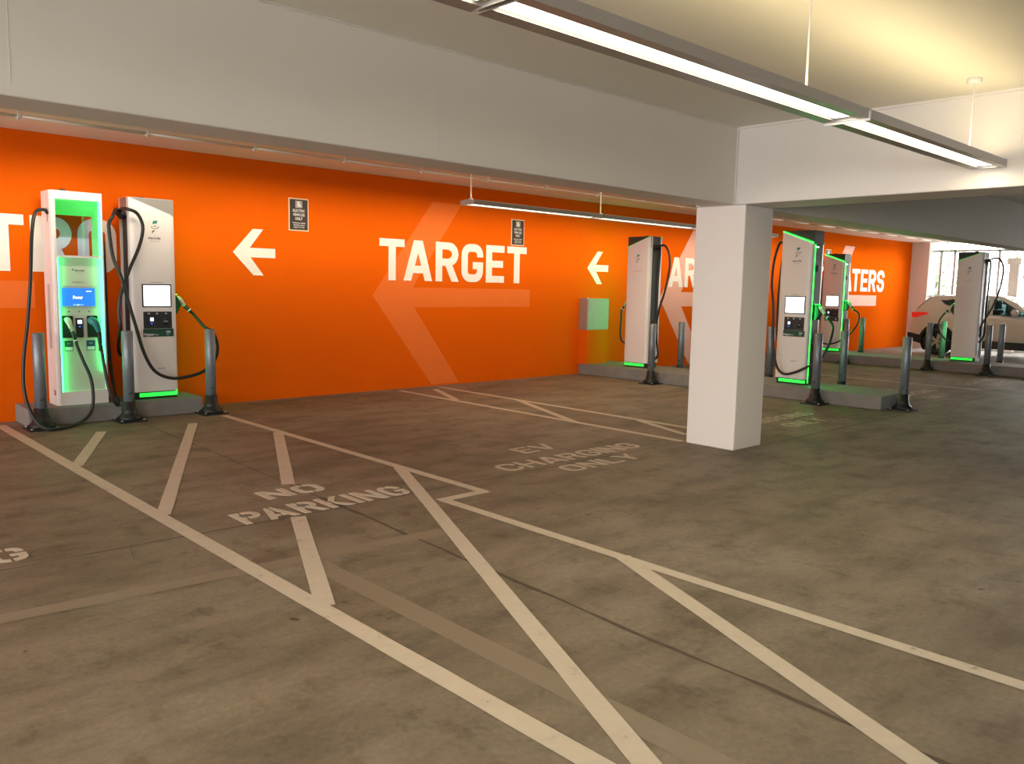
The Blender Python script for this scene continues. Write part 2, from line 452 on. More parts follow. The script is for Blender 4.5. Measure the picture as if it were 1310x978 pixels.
# floor joints
def wob(p0, p1, w, name='trim_6', seed=1, zz=.0012):
    rd = random.Random(seed); mb = MB(); a = Vector(p0+(0,)); b = Vector(p1+(0,)); d = (b-a); L = d.length; d.normalize(); n = Vector((-d.y, d.x, 0))
    k = max(2, int(L/.12)); off = 0; row = []
    for i in range(k+1):
        off = off*.8+rd.uniform(-.006, .006); ww = w*rd.uniform(.45, 1.1)
        c = a+(b-a)*(i/k)+n*off+Vector((0, 0, zz)); row.append((c-n*ww/2, c+n*ww/2))
    for i in range(k): mb.poly([row[i][0], row[i+1][0], row[i+1][1], row[i][1]])
    return tag(mb.build(name, M_joint), kind='structure')
wob((-4, 4.93), (7.02, 4.88), .016, 'trim_6', 2)
wob((7.53, 4.27), (25.5, 4.15), .022, 'trim_6', 3)
wob((3.17, 9.3), (3.03, 5.2), .014, 'trim_6', 4)
wob((3.03, 5.2), (2.86, 1.2), .030, 'trim_6', 5)
wob((2.86, 1.2), (2.8, -6), .03, 'trim_6', 6)
wob((4.1, 8.87), (7.6, 8.75), .012, 'trim_6', 7)
wob((-3, 8.95), (2.6, 8.9), .010, 'trim_6', 8)
for i, (a, b) in enumerate([((4.9, 7.2), (5.35, 6.9)), ((5.35, 6.9), (5.3, 6.5)), ((5.3, 6.5), (5.55, 6.35)), ((5.0, 5.6), (4.4, 6.0)), ((4.4, 6.0), (4.05, 6.6)), ((3.05, 4.2), (2.75, 4.0)), ((1.6, 4.9), (1.55, 4.65))]):
    wob(a, b, .005, 'trim_6', 20+i)

# ------------------------------------------------------------------ glazed right-hand side, outdoors
frame = MB()
ys = [9.32, 8.95, 7.78]
y = 6.6
while y > 1.2: ys.append(y); y -= 1.17
for y in ys: frame.box(26.0, 26.06, y-.03, y+.03, 0.12, 2.86)
frame.box(26.0, 26.06, 1.0, 9.55, 0.0, .10).box(26.0, 26.06, 1.0, 9.55, 2.80, 2.86)
w1 = tag(frame.build('window_1', M_mull), kind='structure')
MB().box(26.025, 26.032, 1.0, 9.55, .10, ZC).build('glass', M_pane, w1)
tag(MB().box(25.75, 26.15, 7.20, 7.44, 0, 2.55).box(25.70, 26.2, 7.15, 7.49, 2.42, 2.60).build('column', M_white, bevel=.01), kind='structure')
tag(MB().box(26.4, 70, -40, 50, -.3, -.02).build('pavement', M_pave), kind='structure')

def tree(x, y, h, r, seed, label):
    rd = random.Random(seed)
    t = empty('tree', (x, y, -.02), label=label, cat='tree', group='trees outside the windows')
    MB().tube(spline([(0, 0, 0), (.05, .03, h*.3), (-.04, .05, h*.6), (0, 0, h*.85)]), [.11-.0025*i for i in range(25)], 8).build('trunk', M_bark, t)
    mb = MB()
    for i in range(6):
        a = rd.uniform(0, 6.28); z0 = h*rd.uniform(.35, .6)
        mb.tube([(0, 0, z0), (math.cos(a)*r*.4, math.sin(a)*r*.4, z0+.5), (math.cos(a)*r*.8, math.sin(a)*r*.8, z0+.9)], [.05, .03, .012], 6)
    mb.build('branch', M_bark, t)
    lf = MB()
    cl = [(rd.gauss(0, r*.45), rd.gauss(0, r*.45), h*.62+rd.gauss(0, h*.2)) for _ in range(34)]
    for i in range(2600):
        c = rd.choice(cl); p = Vector(c)+Vector((rd.gauss(0, .22), rd.gauss(0, .22), rd.gauss(0, .2)))
        if p.z < .9: continue
        u = Vector((rd.gauss(0, 1), rd.gauss(0, 1), rd.gauss(0, 1))).normalized(); v = u.orthogonal().normalized(); s = rd.uniform(.05, .10)
        lf.poly([p-u*s, p+v*s*.45, p+u*s, p-v*s*.45])
    lf.build('foliage', M_leaf, t)
tree(31.2, 8.3, 4.6, 1.0, 3, 'leafy green tree outside the glazing at the far right edge')
tree(33.5, 12.2, 3.3, .7, 5, 'thin pale tree outside the window behind the car\'s rear')

# ================================================================== FLOOR MARKINGS
def stripe(a, b, w, label, name='painted_line', m=M_line, z=.0022, group='white painted bay and hatch lines', cut=None):
    a = Vector(a+(0,)); b = Vector(b+(0,)); d = (b-a).normalized(); n = Vector((-d.y, d.x, 0))*w/2
    if cut == 'x':      # ends cut parallel to the wall
        n = Vector((w/2/abs(d.y), 0, 0))*(-1 if d.y > 0 else 1)
    mb = MB(); up = Vector((0, 0, z)); k = max(1, int((b-a).length/.25)); rd = random.Random(int(a.x*100))
    e = [(a+(b-a)*(i/k)-n*(1+rd.uniform(-.03, .03))+up, a+(b-a)*(i/k)+n*(1+rd.uniform(-.03, .03))+up) for i in range(k+1)]
    for i in range(k): mb.poly([e[i][0], e[i+1][0], e[i+1][1], e[i][1]])
    o = mb.build(name, m); s = sum(((p[0]+p[1])/2 for p in e), Vector())/len(e)
    return tag(o, label, 'floor marking', group)
LW = .10
stripe((1.97, 9.82), (1.97, -3.0), LW, 'long white line starting left of the left bollard and running to the bottom edge')
stripe((2.0, 7.33), (2.66, 8.85), .095, 'short white diagonal hatch line in front of the first charger', z=.0026)
stripe((2.0, 5.45), (3.58, 8.82), .095, 'white diagonal hatch line pointing at the bollard by the second charger', z=.0026)
stripe((2.0, 3.40), (2.66, 4.86), .10, 'white hatch line below the words NO PARKING', z=.0026)
stripe((3.04, 5.70), (4.04, 7.78), .10, 'white hatch line above the word NO', z=.0026)
stripe((2.0, 1.34), (4.06, 5.68), .10, 'white diagonal line crossing just right of NO PARKING to the bottom edge', z=.0026)
stripe((1.99, -.86), (3.69, 2.95), .10, 'white diagonal line branching off near the centre to the bottom right', z=.0026)
stripe((4.07, 9.15), (4.07, 4.59), .085, 'white bay line from the right bollard of the near island')
stripe((4.10, 4.60), (3.64, 4.60), .09, 'short white cross line that closes the near hatch area', z=.0026)
stripe((3.68, 4.60), (3.68, -4.0), .085, 'white line from the hatch corner to the right edge of the photo')
stripe((7.05, 9.86), (7.05, 4.90), .09, 'white bay line from the wall to the base of the column')
stripe((7.80, 9.86), (7.80, 5.0), .09, 'white bay line passing just behind the column')
stripe((7.58, 9.70), (7.10, 8.62), .09, 'short white hatch line nearest the orange wall under the ghost arrow', z=.0026)
stripe((7.79, 8.14), (7.05, 6.40), .09, 'white hatch line between the two bay lines left of the column', z=.0026)
stripe((7.76, 6.02), (7.40, 5.10), .09, 'white hatch line touching the column base', z=.0026)
stripe((15.0, 9.2), (15.0, 4.6), .09, 'faint white bay line between the two far islands')
stripe((-.9, 4.35), (3.2, 4.0), .12, 'faint ground-off line running across below NO PARKING', m=M_ghost, z=.0014, group='faint old lines')
stripe((2.28, 4.0), (2.27, -1.5), .13, 'faint broad ground-off line beside the long white line', m=M_ghost, z=.0009, group='faint old lines')

def floor_word(s, x0, x1, y0, y1, label, stencil=False, m=M_line, t=.18):
    o = letter_mesh(s, 'floor_lettering', m, (x0, y0, 0), (1, 0, 0), (0, 1, 0), x1-x0, y1-y0, (0, 0, 1), stencil, .13, .0030, t=t)
    return tag(o, label, 'lettering', 'words painted on the floor')
floor_word('NO', 2.72, 3.20, 5.38, 5.62, 'white stencilled word NO on the floor above PARKING', True)
floor_word('PARKING', 2.32, 3.64, 4.90, 5.18, 'white stencilled word PARKING on the floor near the centre', True)
floor_word('CHARGING', -.40, 1.13, 5.04, 5.30, 'white floor word cut by the left edge, ending in G', True)
floor_word('EV', 5.33, 5.80, 5.44, 5.68, 'white letters EV on the floor left of the column', m=M_old, t=.15)
floor_word('CHARGING', 4.70, 6.50, 4.98, 5.22, 'white floor word CHARGING in the bay left of the column', m=M_old, t=.15)
floor_word('ONLY', 5.12, 6.08, 4.64, 4.86, 'white floor word ONLY in the bay left of the column', m=M_old, t=.15)
for cx_, where in ((9.35, 'just right of the column'), (13.55, 'between the two far islands'), (16.45, 'in front of the furthest island')):
    floor_word('EV', cx_-.25, cx_+.22, 5.38, 5.60, 'faded letters EV on the floor ' + where, m=M_old, t=.15)
    floor_word('CHARGING', cx_-.88, cx_+.72, 4.98, 5.20, 'faded floor word CHARGING ' + where, m=M_old, t=.15)
    floor_word('ONLY', cx_-.48, cx_+.36, 4.62, 4.84, 'faded floor word ONLY ' + where, m=M_old, t=.15)

# ================================================================== WALL GRAPHICS
def wall_word(s, x0, x1, label, z0=1.60, z1=2.195):
    o = letter_mesh(s, 'wall_lettering', M_letter, (x0, YW, z0), (1, 0, 0), (0, 0, 1), x1-x0, z1-z0, (0, -1, 0), False, .105, .006)
    return tag(o, label, 'lettering', 'white words on the orange wall')
def ghost_arrow(x0, label, m=M_pale):
    """large pale arrow pointing left: three bands meeting at a point; x0 = tip"""
    y = YW-.003; mb = MB()
    mb.prism([(a+x0, b) for a, b in [(0, 1.375), (1.08, .02), (1.63, .02), (.74, 1.21), (3.15, 1.21), (3.15, 1.50), (.71, 1.50), (1.63, 2.78), (1.07, 2.78)]], 'y', y, YW-.0005)
    o = mb.build('wall_arrow', m)
    return tag(o, label, 'arrow', 'large pale arrows behind the words')
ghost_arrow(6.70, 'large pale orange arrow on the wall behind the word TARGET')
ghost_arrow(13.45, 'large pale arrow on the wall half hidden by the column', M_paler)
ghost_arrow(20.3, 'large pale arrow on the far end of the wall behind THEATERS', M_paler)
ghost_arrow(-.75, 'large pale orange arrow at the left edge behind the near charger')
wall_word('TARGET', 6.82, 9.75, 'white word TARGET on the orange wall')
wall_word('METRO', .95, 3.25, 'white wall lettering cut by the left edge, ending in RO behind the near charger')
wall_word('ARTS', 13.72, 15.6, 'white wall letters AR seen just left of the column')
wall_word('THEATERS', 19.75, 23.88, 'white word ending in ATERS at the far end of the wall')
def small_arrow(x0, label):
    o = MB()
    o.prism([(a+x0, b) for a, b in [(0, 1.905), (.27, 1.620), (.41, 1.620), (.235, 1.846), (.575, 1.846), (.575, 1.966), (.225, 1.966), (.41, 2.205), (.27, 2.205)]], 'y', YW-.006, YW-.0005)
    return tag(o.build('wall_arrow', M_letter), label, 'arrow', 'small solid white arrows')
small_arrow(4.63, 'small white arrow pointing left on the wall right of the near chargers')
small_arrow(11.28, 'small white arrow pointing left on the wall above the green-lit cabinet')

def ev_sign(x0, label):
    t = empty('parking_sign', (x0+.145, YW-.001, 2.215), label=label, cat='sign', group='dark electric vehicle signs')
    MB().box(-.145, .145, -.008, 0, 0, .425).build('border', M_signbdr, t, bevel=.003)
    MB().box(-.130, .130, -.011, -.008, .016, .409).build('panel', M_signblk, t)
    ic = MB().box(-.05, .05, -.0125, -.011, .30, .392).build('pictogram', M_signgry, t)
    MB().box(-.022, .012, -.0135, -.0125, .318, .382).box(.012, .03, -.0135, -.0125, .318, .345).build('charging_pump', M_prwhite, ic)
    for i, (s_, h_, sx_) in enumerate((('ELECTRIC', .034, .92), ('VEHICLES', .034, .92), ('ONLY', .034, .92))):
        text(s_, h_, 'sign_text', M_prwhite, t, (0, -.0115, .262-.052*i), sx=sx_*.9, bold=.001)
    for i, s_ in enumerate(('VEHICLES NOT BEING', 'CHARGED WILL BE', 'SUBJECT TO TOW')):
        text(s_, .014, 'sign_text', M_prwhite, t, (0, -.0115, .103-.028*i), sx=.95, bold=.0005)
ev_sign(5.40, 'dark ELECTRIC VEHICLES ONLY sign above the small white arrow, nearest the near chargers')
ev_sign(9.39, 'dark ELECTRIC VEHICLES ONLY sign above the last letter of TARGET')
ev_sign(20.28, 'far dark sign on the wall mostly hidden behind a charger')

# ================================================================== CONCRETE ISLANDS
def island(x0, x1, y0, y1, label, h=.19):
    o = MB().box(x0, x1, y0, y1, 0, h).build('concrete_island', M_curb, bevel=.012)
    return tag(o, label, 'island')
island(2.16, 3.98, 9.50, YW-.002, 'low grey concrete island against the wall under the two near chargers')
island(11.12, 12.05, 4.60, YW-.002, 'low grey concrete island behind the column')
island(18.05, 18.98, 4.30, YW-.002, 'furthest low concrete island in front of the white car')

# ================================================================== BOLLARDS
def make_bollard():
    t = empty('bollard', (0, 0, 0))
    MB().lathe([(.057, .10), (.057, .978), (.050, .985)], n=28).build('post', M_galv, t)
    b = MB().box(-.14, .14, -.14, .14, 0, .018)
    b.lathe([(.125, .018), (.118, .05), (.085, .085), (.078, .10), (.078, .14), (.070, .145), (.068, .215), (.060, .22)], n=28)
    for a in range(4):
        c, s_ = math.cos(a*PI/2), math.sin(a*PI/2)
        b.prism([(c*u-s_*v*1, s_*u+c*v) for u, v in ((.07, -.008), (.128, -.008), (.128, .008), (.07, .008))], 'z', .018, .055)
    base = b.build('base_boot', M_black, t)
    for sx in (-1, 1):
        for sy in (-1, 1): MB().lathe([(.014, .018), (.014, .028), (.008, .032)], sx*.115, sy*.115, 8).build('anchor_bolt', M_bolt, base)
    MB().box(-.022, .022, -.0595, -.057, .30, .312).box(-.006, .016, -.0595, -.057, .318, .326).build('maker_mark', M_ink, t)
    return t
BOL = [
 (2.245, 9.36, 'grey bollard standing left of the near white charger with the window'),
 (3.105, 9.36, 'grey bollard standing between the two near chargers'),
 (4.02, 9.36, 'grey bollard at the right end of the near island'),
 (10.95, 8.29, 'grey bollard in front of the blank white charger left of the column'),
 (12.20, 8.60, 'grey bollard glimpsed against the wall at the column\'s left edge'),
 (12.20, 6.87, 'grey bollard seen between the column and the lit charger'),
 (10.96, 5.45, 'grey bollard in front of the lit charger right of the column'),
 (11.40, 4.43, 'dark bollard at the end corner of the island right of the column'),
 (12.25, 5.68, 'grey bollard behind the island right of the column'),
 (17.90, 8.28, 'far bollard whose base shows behind the nearer bollards'),
 (19.15, 8.48, 'far dark green bollard against the orange wall'),
 (17.90, 6.53, 'far grey bollard in front of the car\'s rear wheel'),
 (19.15, 6.70, 'far greenish bollard just right of the rear wheel'),
 (17.90, 5.42, 'far grey bollard in front of the car\'s door'),
 (19.15, 5.56, 'rightmost far grey bollard behind the island beside the car'),
]
b0 = make_bollard()
for i, (x, y, lab) in enumerate(BOL):
    o = b0 if i == 0 else copy_tree(b0)
    o.location = (x, y, 0); o.rotation_euler.z = 0 if x < 5 else -PI/2
    tag(o, lab, 'bollard', 'grey steel bollards with black boots')

# ================================================================== CHARGERS
def prof_panel(w=.25, d=.07):
    return [(-w, d), (-w, .045), (-w+.008, .022), (-w+.026, .008), (-w+.06, 0), (w-.06, 0), (w-.026, .008), (w-.008, .022), (w, .045), (w, d)]
def slant_panel(sgn):
    """white front skin with slanted top, sgn=-1 front, +1 back"""
    pr = prof_panel(); mb = MB(); n = len(pr); H0, H1 = 2.245, 2.065
    def top(x):
        t = (x+.25)/.5; return H0+(H1-H0)*t - .012*math.exp(-((t-1)/.06)**2)
    y0 = -.18
    lo = [(x, (y0+y) if sgn < 0 else -(y0+y), .085) for x, y in pr]
    hi = [(x, (y0+y) if sgn < 0 else -(y0+y), top(x)) for x, y in pr]
    fs = [(i, i+1, n+i+1, n+i) for i in range(n-1)]
    if sgn > 0: fs = [f[::-1] for f in fs]
    mb.add(lo+hi, fs, True)
    mb.poly(hi if sgn < 0 else hi[::-1]); mb.poly(lo[::-1] if sgn < 0 else lo)
    mb.poly([lo[-1], lo[0], hi[0], hi[-1]])
    return mb
def logo(parent, x, z, s=1.0, withname=True, y=-.1805, flip=False):
    k = -1 if flip else 1; rz = PI if flip else 0
    def e(p, name, m, par):
        pts = [(x+a*s*k, z+b*s) for a, b in p]
        if flip: pts = pts[::-1]
        mb = MB(); mb.prism(pts, 'y', y+.0005*k, y-.0006*k); return mb.build(name, m, par)
    a = e([(-.026, .0), (.020, .008), (.034, .042), (-.018, .038)], 'emblem', M_teallogo, parent)
    e([(-.030, -.068), (.004, -.066), (-.034, -.108)], 'emblem_bolt', M_olive, a)
    ring = MB()
    for i in range(12):
        a0 = math.radians(190+i*14); a1 = math.radians(190+(i+1)*14)
        f = lambda an, r, q: (x+s*k*(q+r*math.cos(an)), y-.0006*k, z+s*(-.02+.75*r*math.sin(an)))
        p = [f(a0, .045, 0), f(a1, .045, 0), f(a1, .037, 0), f(a0, .037, 0)]
        ring.poly(p)
    ring.box(x-.016*s, x+.016*s, y-.0006, y+.0003, z-.026*s, z-.017*s)
    ring.build('emblem_ring', M_ink, a)
    if withname:
        text('electrify', .026*s, 'brand_text', M_ink, parent, (x-.01*k, y-.0004*k, z-.155*s), (PI/2, 0, rz), sx=1.15, bold=.0008)
        text('america', .018*s, 'brand_text', M_inkgrey, parent, (x-.01*k, y-.0004*k, z-.188*s), (PI/2, 0, rz), sx=1.25)

def edge_light(parent, loc, watts):
    l = bpy.data.lights.new('edge_glow', 'AREA'); l.shape = 'RECTANGLE'; l.size = .014; l.size_y = 1.95
    l.energy = watts; l.color = (0.0, 1.0, 0.16)
    o = bpy.data.objects.new('edge_glow', l); COL.objects.link(o); o.parent = parent; o.location = loc
    o.matrix_local = Matrix.Translation(loc) @ Matrix(((0, 0, -1, 0), (1, 0, 0, 0), (0, -1, 0, 0), (0, 0, 0, 1)))
    return o
def make_nozzle(parent, base, direc, handle_mat):
    """connector in its holster on the cabinet's side; base = (x,y,z) on the side face, direc = +1/-1"""
    x, y, z = base; d = direc
    hol = MB().prism([(x, z-.13), (x+d*.045, z-.13), (x+d*.095, z-.03), (x+d*.060, z+.06), (x+d*.03, z+.09), (x, z+.09)][::d], 'y', y-.055, y+.055).build('holster', M_black, parent, bevel=.006)
    MB().box(min(x+d*.004, x+d*.052), max(x+d*.004, x+d*.052), y-.045, y+.045, z+.092, z+.098).build('added_holster_led', M_green, hol)  # LED added to tint the connector green
    nz = MB().tube(spline([(x+d*.05, y, z+.035), (x+d*.085, y, z+.03), (x+d*.12, y, z-.0), (x+d*.15, y, z-.04)], 5), [.034, .038, .04, .042, .043, .042, .040, .038, .035, .032, .029, .027, .025, .024, .023, .022], 12).build('connector', handle_mat, parent)
    MB().tube([(x+d*.15, y, z-.04), (x+d*.235, y-.02, z-.125)], [.022, .018], 10).build('strain_relief', M_black, nz)
    MB().tube([(x+d*.195, y-.01, z-.083), (x+d*.205, y-.012, z-.093)], .026, 10).build('clamp_ring', M_prwhite, nz)
    return (x+d*.235, y-.02, z-.125)

def make_dispenser(loc, rz, label, cables, front_print=True, number='02', headm=M_head, sidem=M_black, nozzle=True, top=(M_green, M_dim)):
    t = empty('ev_charger', loc, rz, label, 'charger', 'tall white chargers with slanted tops')
    MB().box(-.225, .225, -.14, .14, 0, 2.05).build('inner_frame', sidem, t, bevel=.004)
    MB().box(-.247, .247, -.155, .155, 2.05, 2.25).build('head', headm, t, bevel=.008)
    for k, (hx0, hx1) in enumerate(((-.235, -.05),)):
        MB().lathe([(.035, 2.25), (.035, 2.262), (.02, 2.268)], -.05, 0, 14).build('antenna_cap', M_black, t)
    MB().box(.225, .249, -.113, .113, .085, 2.05).build('side_panel', headm if sidem is M_black and front_print else headm, t, bevel=.003)
    fp = slant_panel(-1).build('front_panel', M_cab, t)
    slant_panel(1).build('rear_panel', M_cab, t)
    # green light line between skins and frame
    MB().box(.248, .2545, -.112, -.098, .03, 2.05).build('light_strip', M_green, t)
    for s_, tm in ((-1, top[0]), (1, top[1])):
        y2, y3 = sorted((s_*.168, s_*.158))
        if tm: MB().prism([(-.235, 2.236), (.25, 2.062), (.25, 2.080), (-.235, 2.250)], 'y', y2, y3).build('light_strip', tm, t)
        MB().box(-.185, .235, min(s_*.150, s_*.158), max(s_*.150, s_*.158), .026, .070).build('light_strip', M_base, t)
    MB().box(-.21, .24, -.150, .150, 0, .022).build('base_plate', M_black, t)
    MB().box(.2535, .262, -.105, -.02, 2.005, 2.022).build('side_marker', M_greenw, t)
    MB().box(.2535, .268, -.02, .03, 1.66, 1.75).build('hinge', M_black, t)
    MB().box(.2535, .268, -.02, .03, .50, .59).build('hinge', M_black, t)
    if front_print:
        logo(t, .025, 1.965)
        text('CHARGER ' + number, .013, 'number_text', M_ink, t, (.02, -.1806, 1.318), sx=1.2)
        text('150 kW', .016, 'power_text', M_ink, t, (.05, -.1806, .345), sx=1.3)
        bz = MB().box(-.138, .188, -.186, -.178, 1.040, 1.300).build('screen_bezel', M_black, t, bevel=.004)
        MB().box(-.122, .172, -.1875, -.1860, 1.054, 1.286).build('screen', M_screen, bz)
        rp = MB().box(-.130, .186, -.186, -.178, .800, .992).build('reader_panel', M_dark, t, bevel=.004)
        MB().box(-.078, -.005, -.200, -.186, .845, .935).build('card_reader', M_black, rp, bevel=.006)
        MB().box(-.062, -.024, -.2012, -.200, .885, .925).build('reader_light', M_reader, rp)
        MB().box(-.058, -.036, -.2012, -.200, .853, .865).build('status_light', M_rblue, rp)
        MB().lathe([(.0, 0), (.038, 0), (.038, .010), (.0, .012)], 0, 0, 18).build('contactless_button', M_black, rp, (.115, -.186, .880)).rotation_euler = (PI/2, 0, 0)
        text('>>)', .02, 'contactless_mark', M_prwhite, rp, (.115, -.199, .880))
        for xx in (-.07, .02, .12):
            MB().box(xx-.011, xx+.011, -.1868, -.186, .964, .976).build('reader_icon', M_prwhite, rp)
        lb = MB().box(-.136, .200, -.186, -.178, .708, .798).build('power_label', M_lblgreen, t)
        text('Hyper', .030, 'label_text', M_prwhite, lb, (-.130, -.1866, .735), align='LEFT', sx=1.05, bold=.001)
        text('-fast', .018, 'label_text', M_prwhite, lb, (-.015, -.1866, .731), align='LEFT', sx=1.05)
        text('350', .024, 'label_text', M_prwhite, lb, (.115, -.1866, .760), align='LEFT', bold=.001)
        text('kW', .014, 'label_text', M_prwhite, lb, (.120, -.1866, .730), align='LEFT')
    else:
        logo(t, .0, 1.90, 1.0, False, y=.1805, flip=True)
        text('electrify america', .015, 'brand_text', M_inkgrey, t, (0, .1808, 1.66), (PI/2, 0, PI), sx=1.2)
    # cables
    MB().tube([(-.24, 0, 2.045), (-.262, -.01, 2.06), (-.295, -.03, 2.085)], [.045, .042, .026], 12).build('cable_gland', M_black, t)
    MB().tube([(-.24, .05, 2.045), (-.262, .05, 2.06), (-.295, .07, 2.085)], [.045, .042, .026], 12).build('cable_gland', M_black, t)
    edge_light(t, (.262, -.09, 1.05), P_EDGE if top[0] else P_EDGE*.3)
    if nozzle:
        make_nozzle(t, (.254, .0, 1.09), 1, M_nozzle)
    for c in cables:
        MB().tube(spline(c, 7), .0185, 10).build('charging_cable', M_cable, t)
    return t

X0, Y0, Z0 = 3.495, 9.78, .19
def loc3(pts, yl): return [(x-X0, yl, z-Z0) for x, z in pts]
ch2_main = [(-.29, -.03, 2.085), (-.36, -.10, 2.10)] + loc3([(3.060, 2.20), (3.022, 2.124), (3.031, 1.954), (3.058, 1.754)], -.22) + \
    loc3([(3.093, 1.553), (3.155, 1.306), (3.232, 1.01), (3.31, .724), (3.421, .522), (3.6, .434), (3.817, .446), (3.994, .506), (4.11, .627), (4.145, .754), (4.122, .882), (4.068, .962)], -.34) + \
    [(.54, -.22, .82), (.49, -.03, .965)]
ch2_loop = [(-.29, .07, 2.085), (-.30, -.12, 2.115)] + loc3([(3.22, 2.292), (3.304, 2.257), (3.358, 2.15), (3.355, 2.032), (3.306, 1.868), (3.214, 1.658), (3.152, 1.495), (3.105, 1.347), (3.083, 1.171), (3.094, 1.008)], -.255) + \
    [(-.38, -.10, .62), (-.32, .02, .50), (-.24, .06, .55)]
ch2_main = [(a, b, c) for a, b, c in ch2_main]
make_dispenser((X0, Y0, Z0), 0, 'tall white charger with lit screen and black cable loop, second from the left', [ch2_main, ch2_loop], number='02', top=(None, None))

mainA = [(-.29, -.03, 2.085), (-.31, -.12, 2.07), (-.337, -.2, 1.82), (-.326, -.25, 1.47), (-.27, -.27, 1.12), (-.24, -.28, .64), (-.17, -.28, .29), (-.05, -.29, .16), (.12, -.29, .185), (.31, -.28, .28), (.47, -.24, .39), (.57, -.18, .60), (.585, -.10, .81), (.545, -.04, .90), (.49, -.03, .965)]
loopA = [(-.29, .07, 2.085), (-.30, .02, 2.02), (-.285, -.08, 1.7), (-.28, -.12, 1.2), (-.28, -.08, .7), (-.27, .02, .5), (-.24, .06, .52)]
make_dispenser((11.58, 6.09, Z0), -PI/2, 'white charger with green edge light and screen just right of the column', [mainA, loopA], number='05', headm=M_dark, sidem=M_black)
mainB = [(-.29, -.03, 2.085), (-.33, -.12, 2.0), (-.337, -.2, 1.5), (-.30, -.27, .8), (-.20, -.28, .3), (-.04, -.28, .18), (.19, -.28, .21), (.435, -.24, .36), (.60, -.16, .59), (.63, -.06, .84), (.55, -.03, .94), (.49, -.02, .965)]
make_dispenser((18.78, 9.0, Z0), -PI/2, 'further white charger with lit screen, beside the letters ATERS', [mainB, loopA], number='07', headm=M_dark, sidem=M_black)
main3 = [(-.29, .07, 2.085), (-.40, .08, 2.09), (-.476, .08, 2.09), (-.55, .08, 2.0), (-.595, .08, 1.8), (-.57, .08, 1.57), (-.5, .08, 1.275), (-.42, .08, 1.05), (-.36, .06, .79), (-.355, .04, .49), (-.38, .02, .25), (-.30, .0, .16), (-.22, .0, .25)]
strand3 = [(-.29, -.03, 2.085), (-.33, .0, 2.0), (-.335, .04, 1.5), (-.34, .05, 1.0), (-.35, .08, .8), (-.33, .06, .55), (-.24, .0, .4)]
right3 = [(.49, -.02, .965), (.43, .05, .80), (.40, .10, .62), (.35, .12, .45), (.26, .08, .40), (.22, .0, .45)]
make_dispenser((11.58, 9.0, Z0), PI/2, 'blank-backed white charger standing left of the column', [main3, strand3, right3], False, headm=M_dark, sidem=M_black)
mainC = [(-.29, .07, 2.085), (-.36, .08, 2.10), (-.42, .08, 2.12), (-.516, .08, 2.1), (-.585, .08, 1.955), (-.59, .08, 1.73), (-.54, .08, 1.41), (-.47, .08, 1.18), (-.37, .08, .95), (-.27, .08, .74), (-.255, .04, .60), (-.22, .02, .5)]
rightC = [(.49, -.02, .965), (.546, .08, .80), (.52, .08, .62), (.44, .08, .48), (.34, .06, .40), (.22, .0, .42)]
make_dispenser((18.78, 6.1, Z0), PI/2, 'far white charger in front of the white car', [mainC, strand3, rightC], False, headm=M_dark, sidem=M_black)

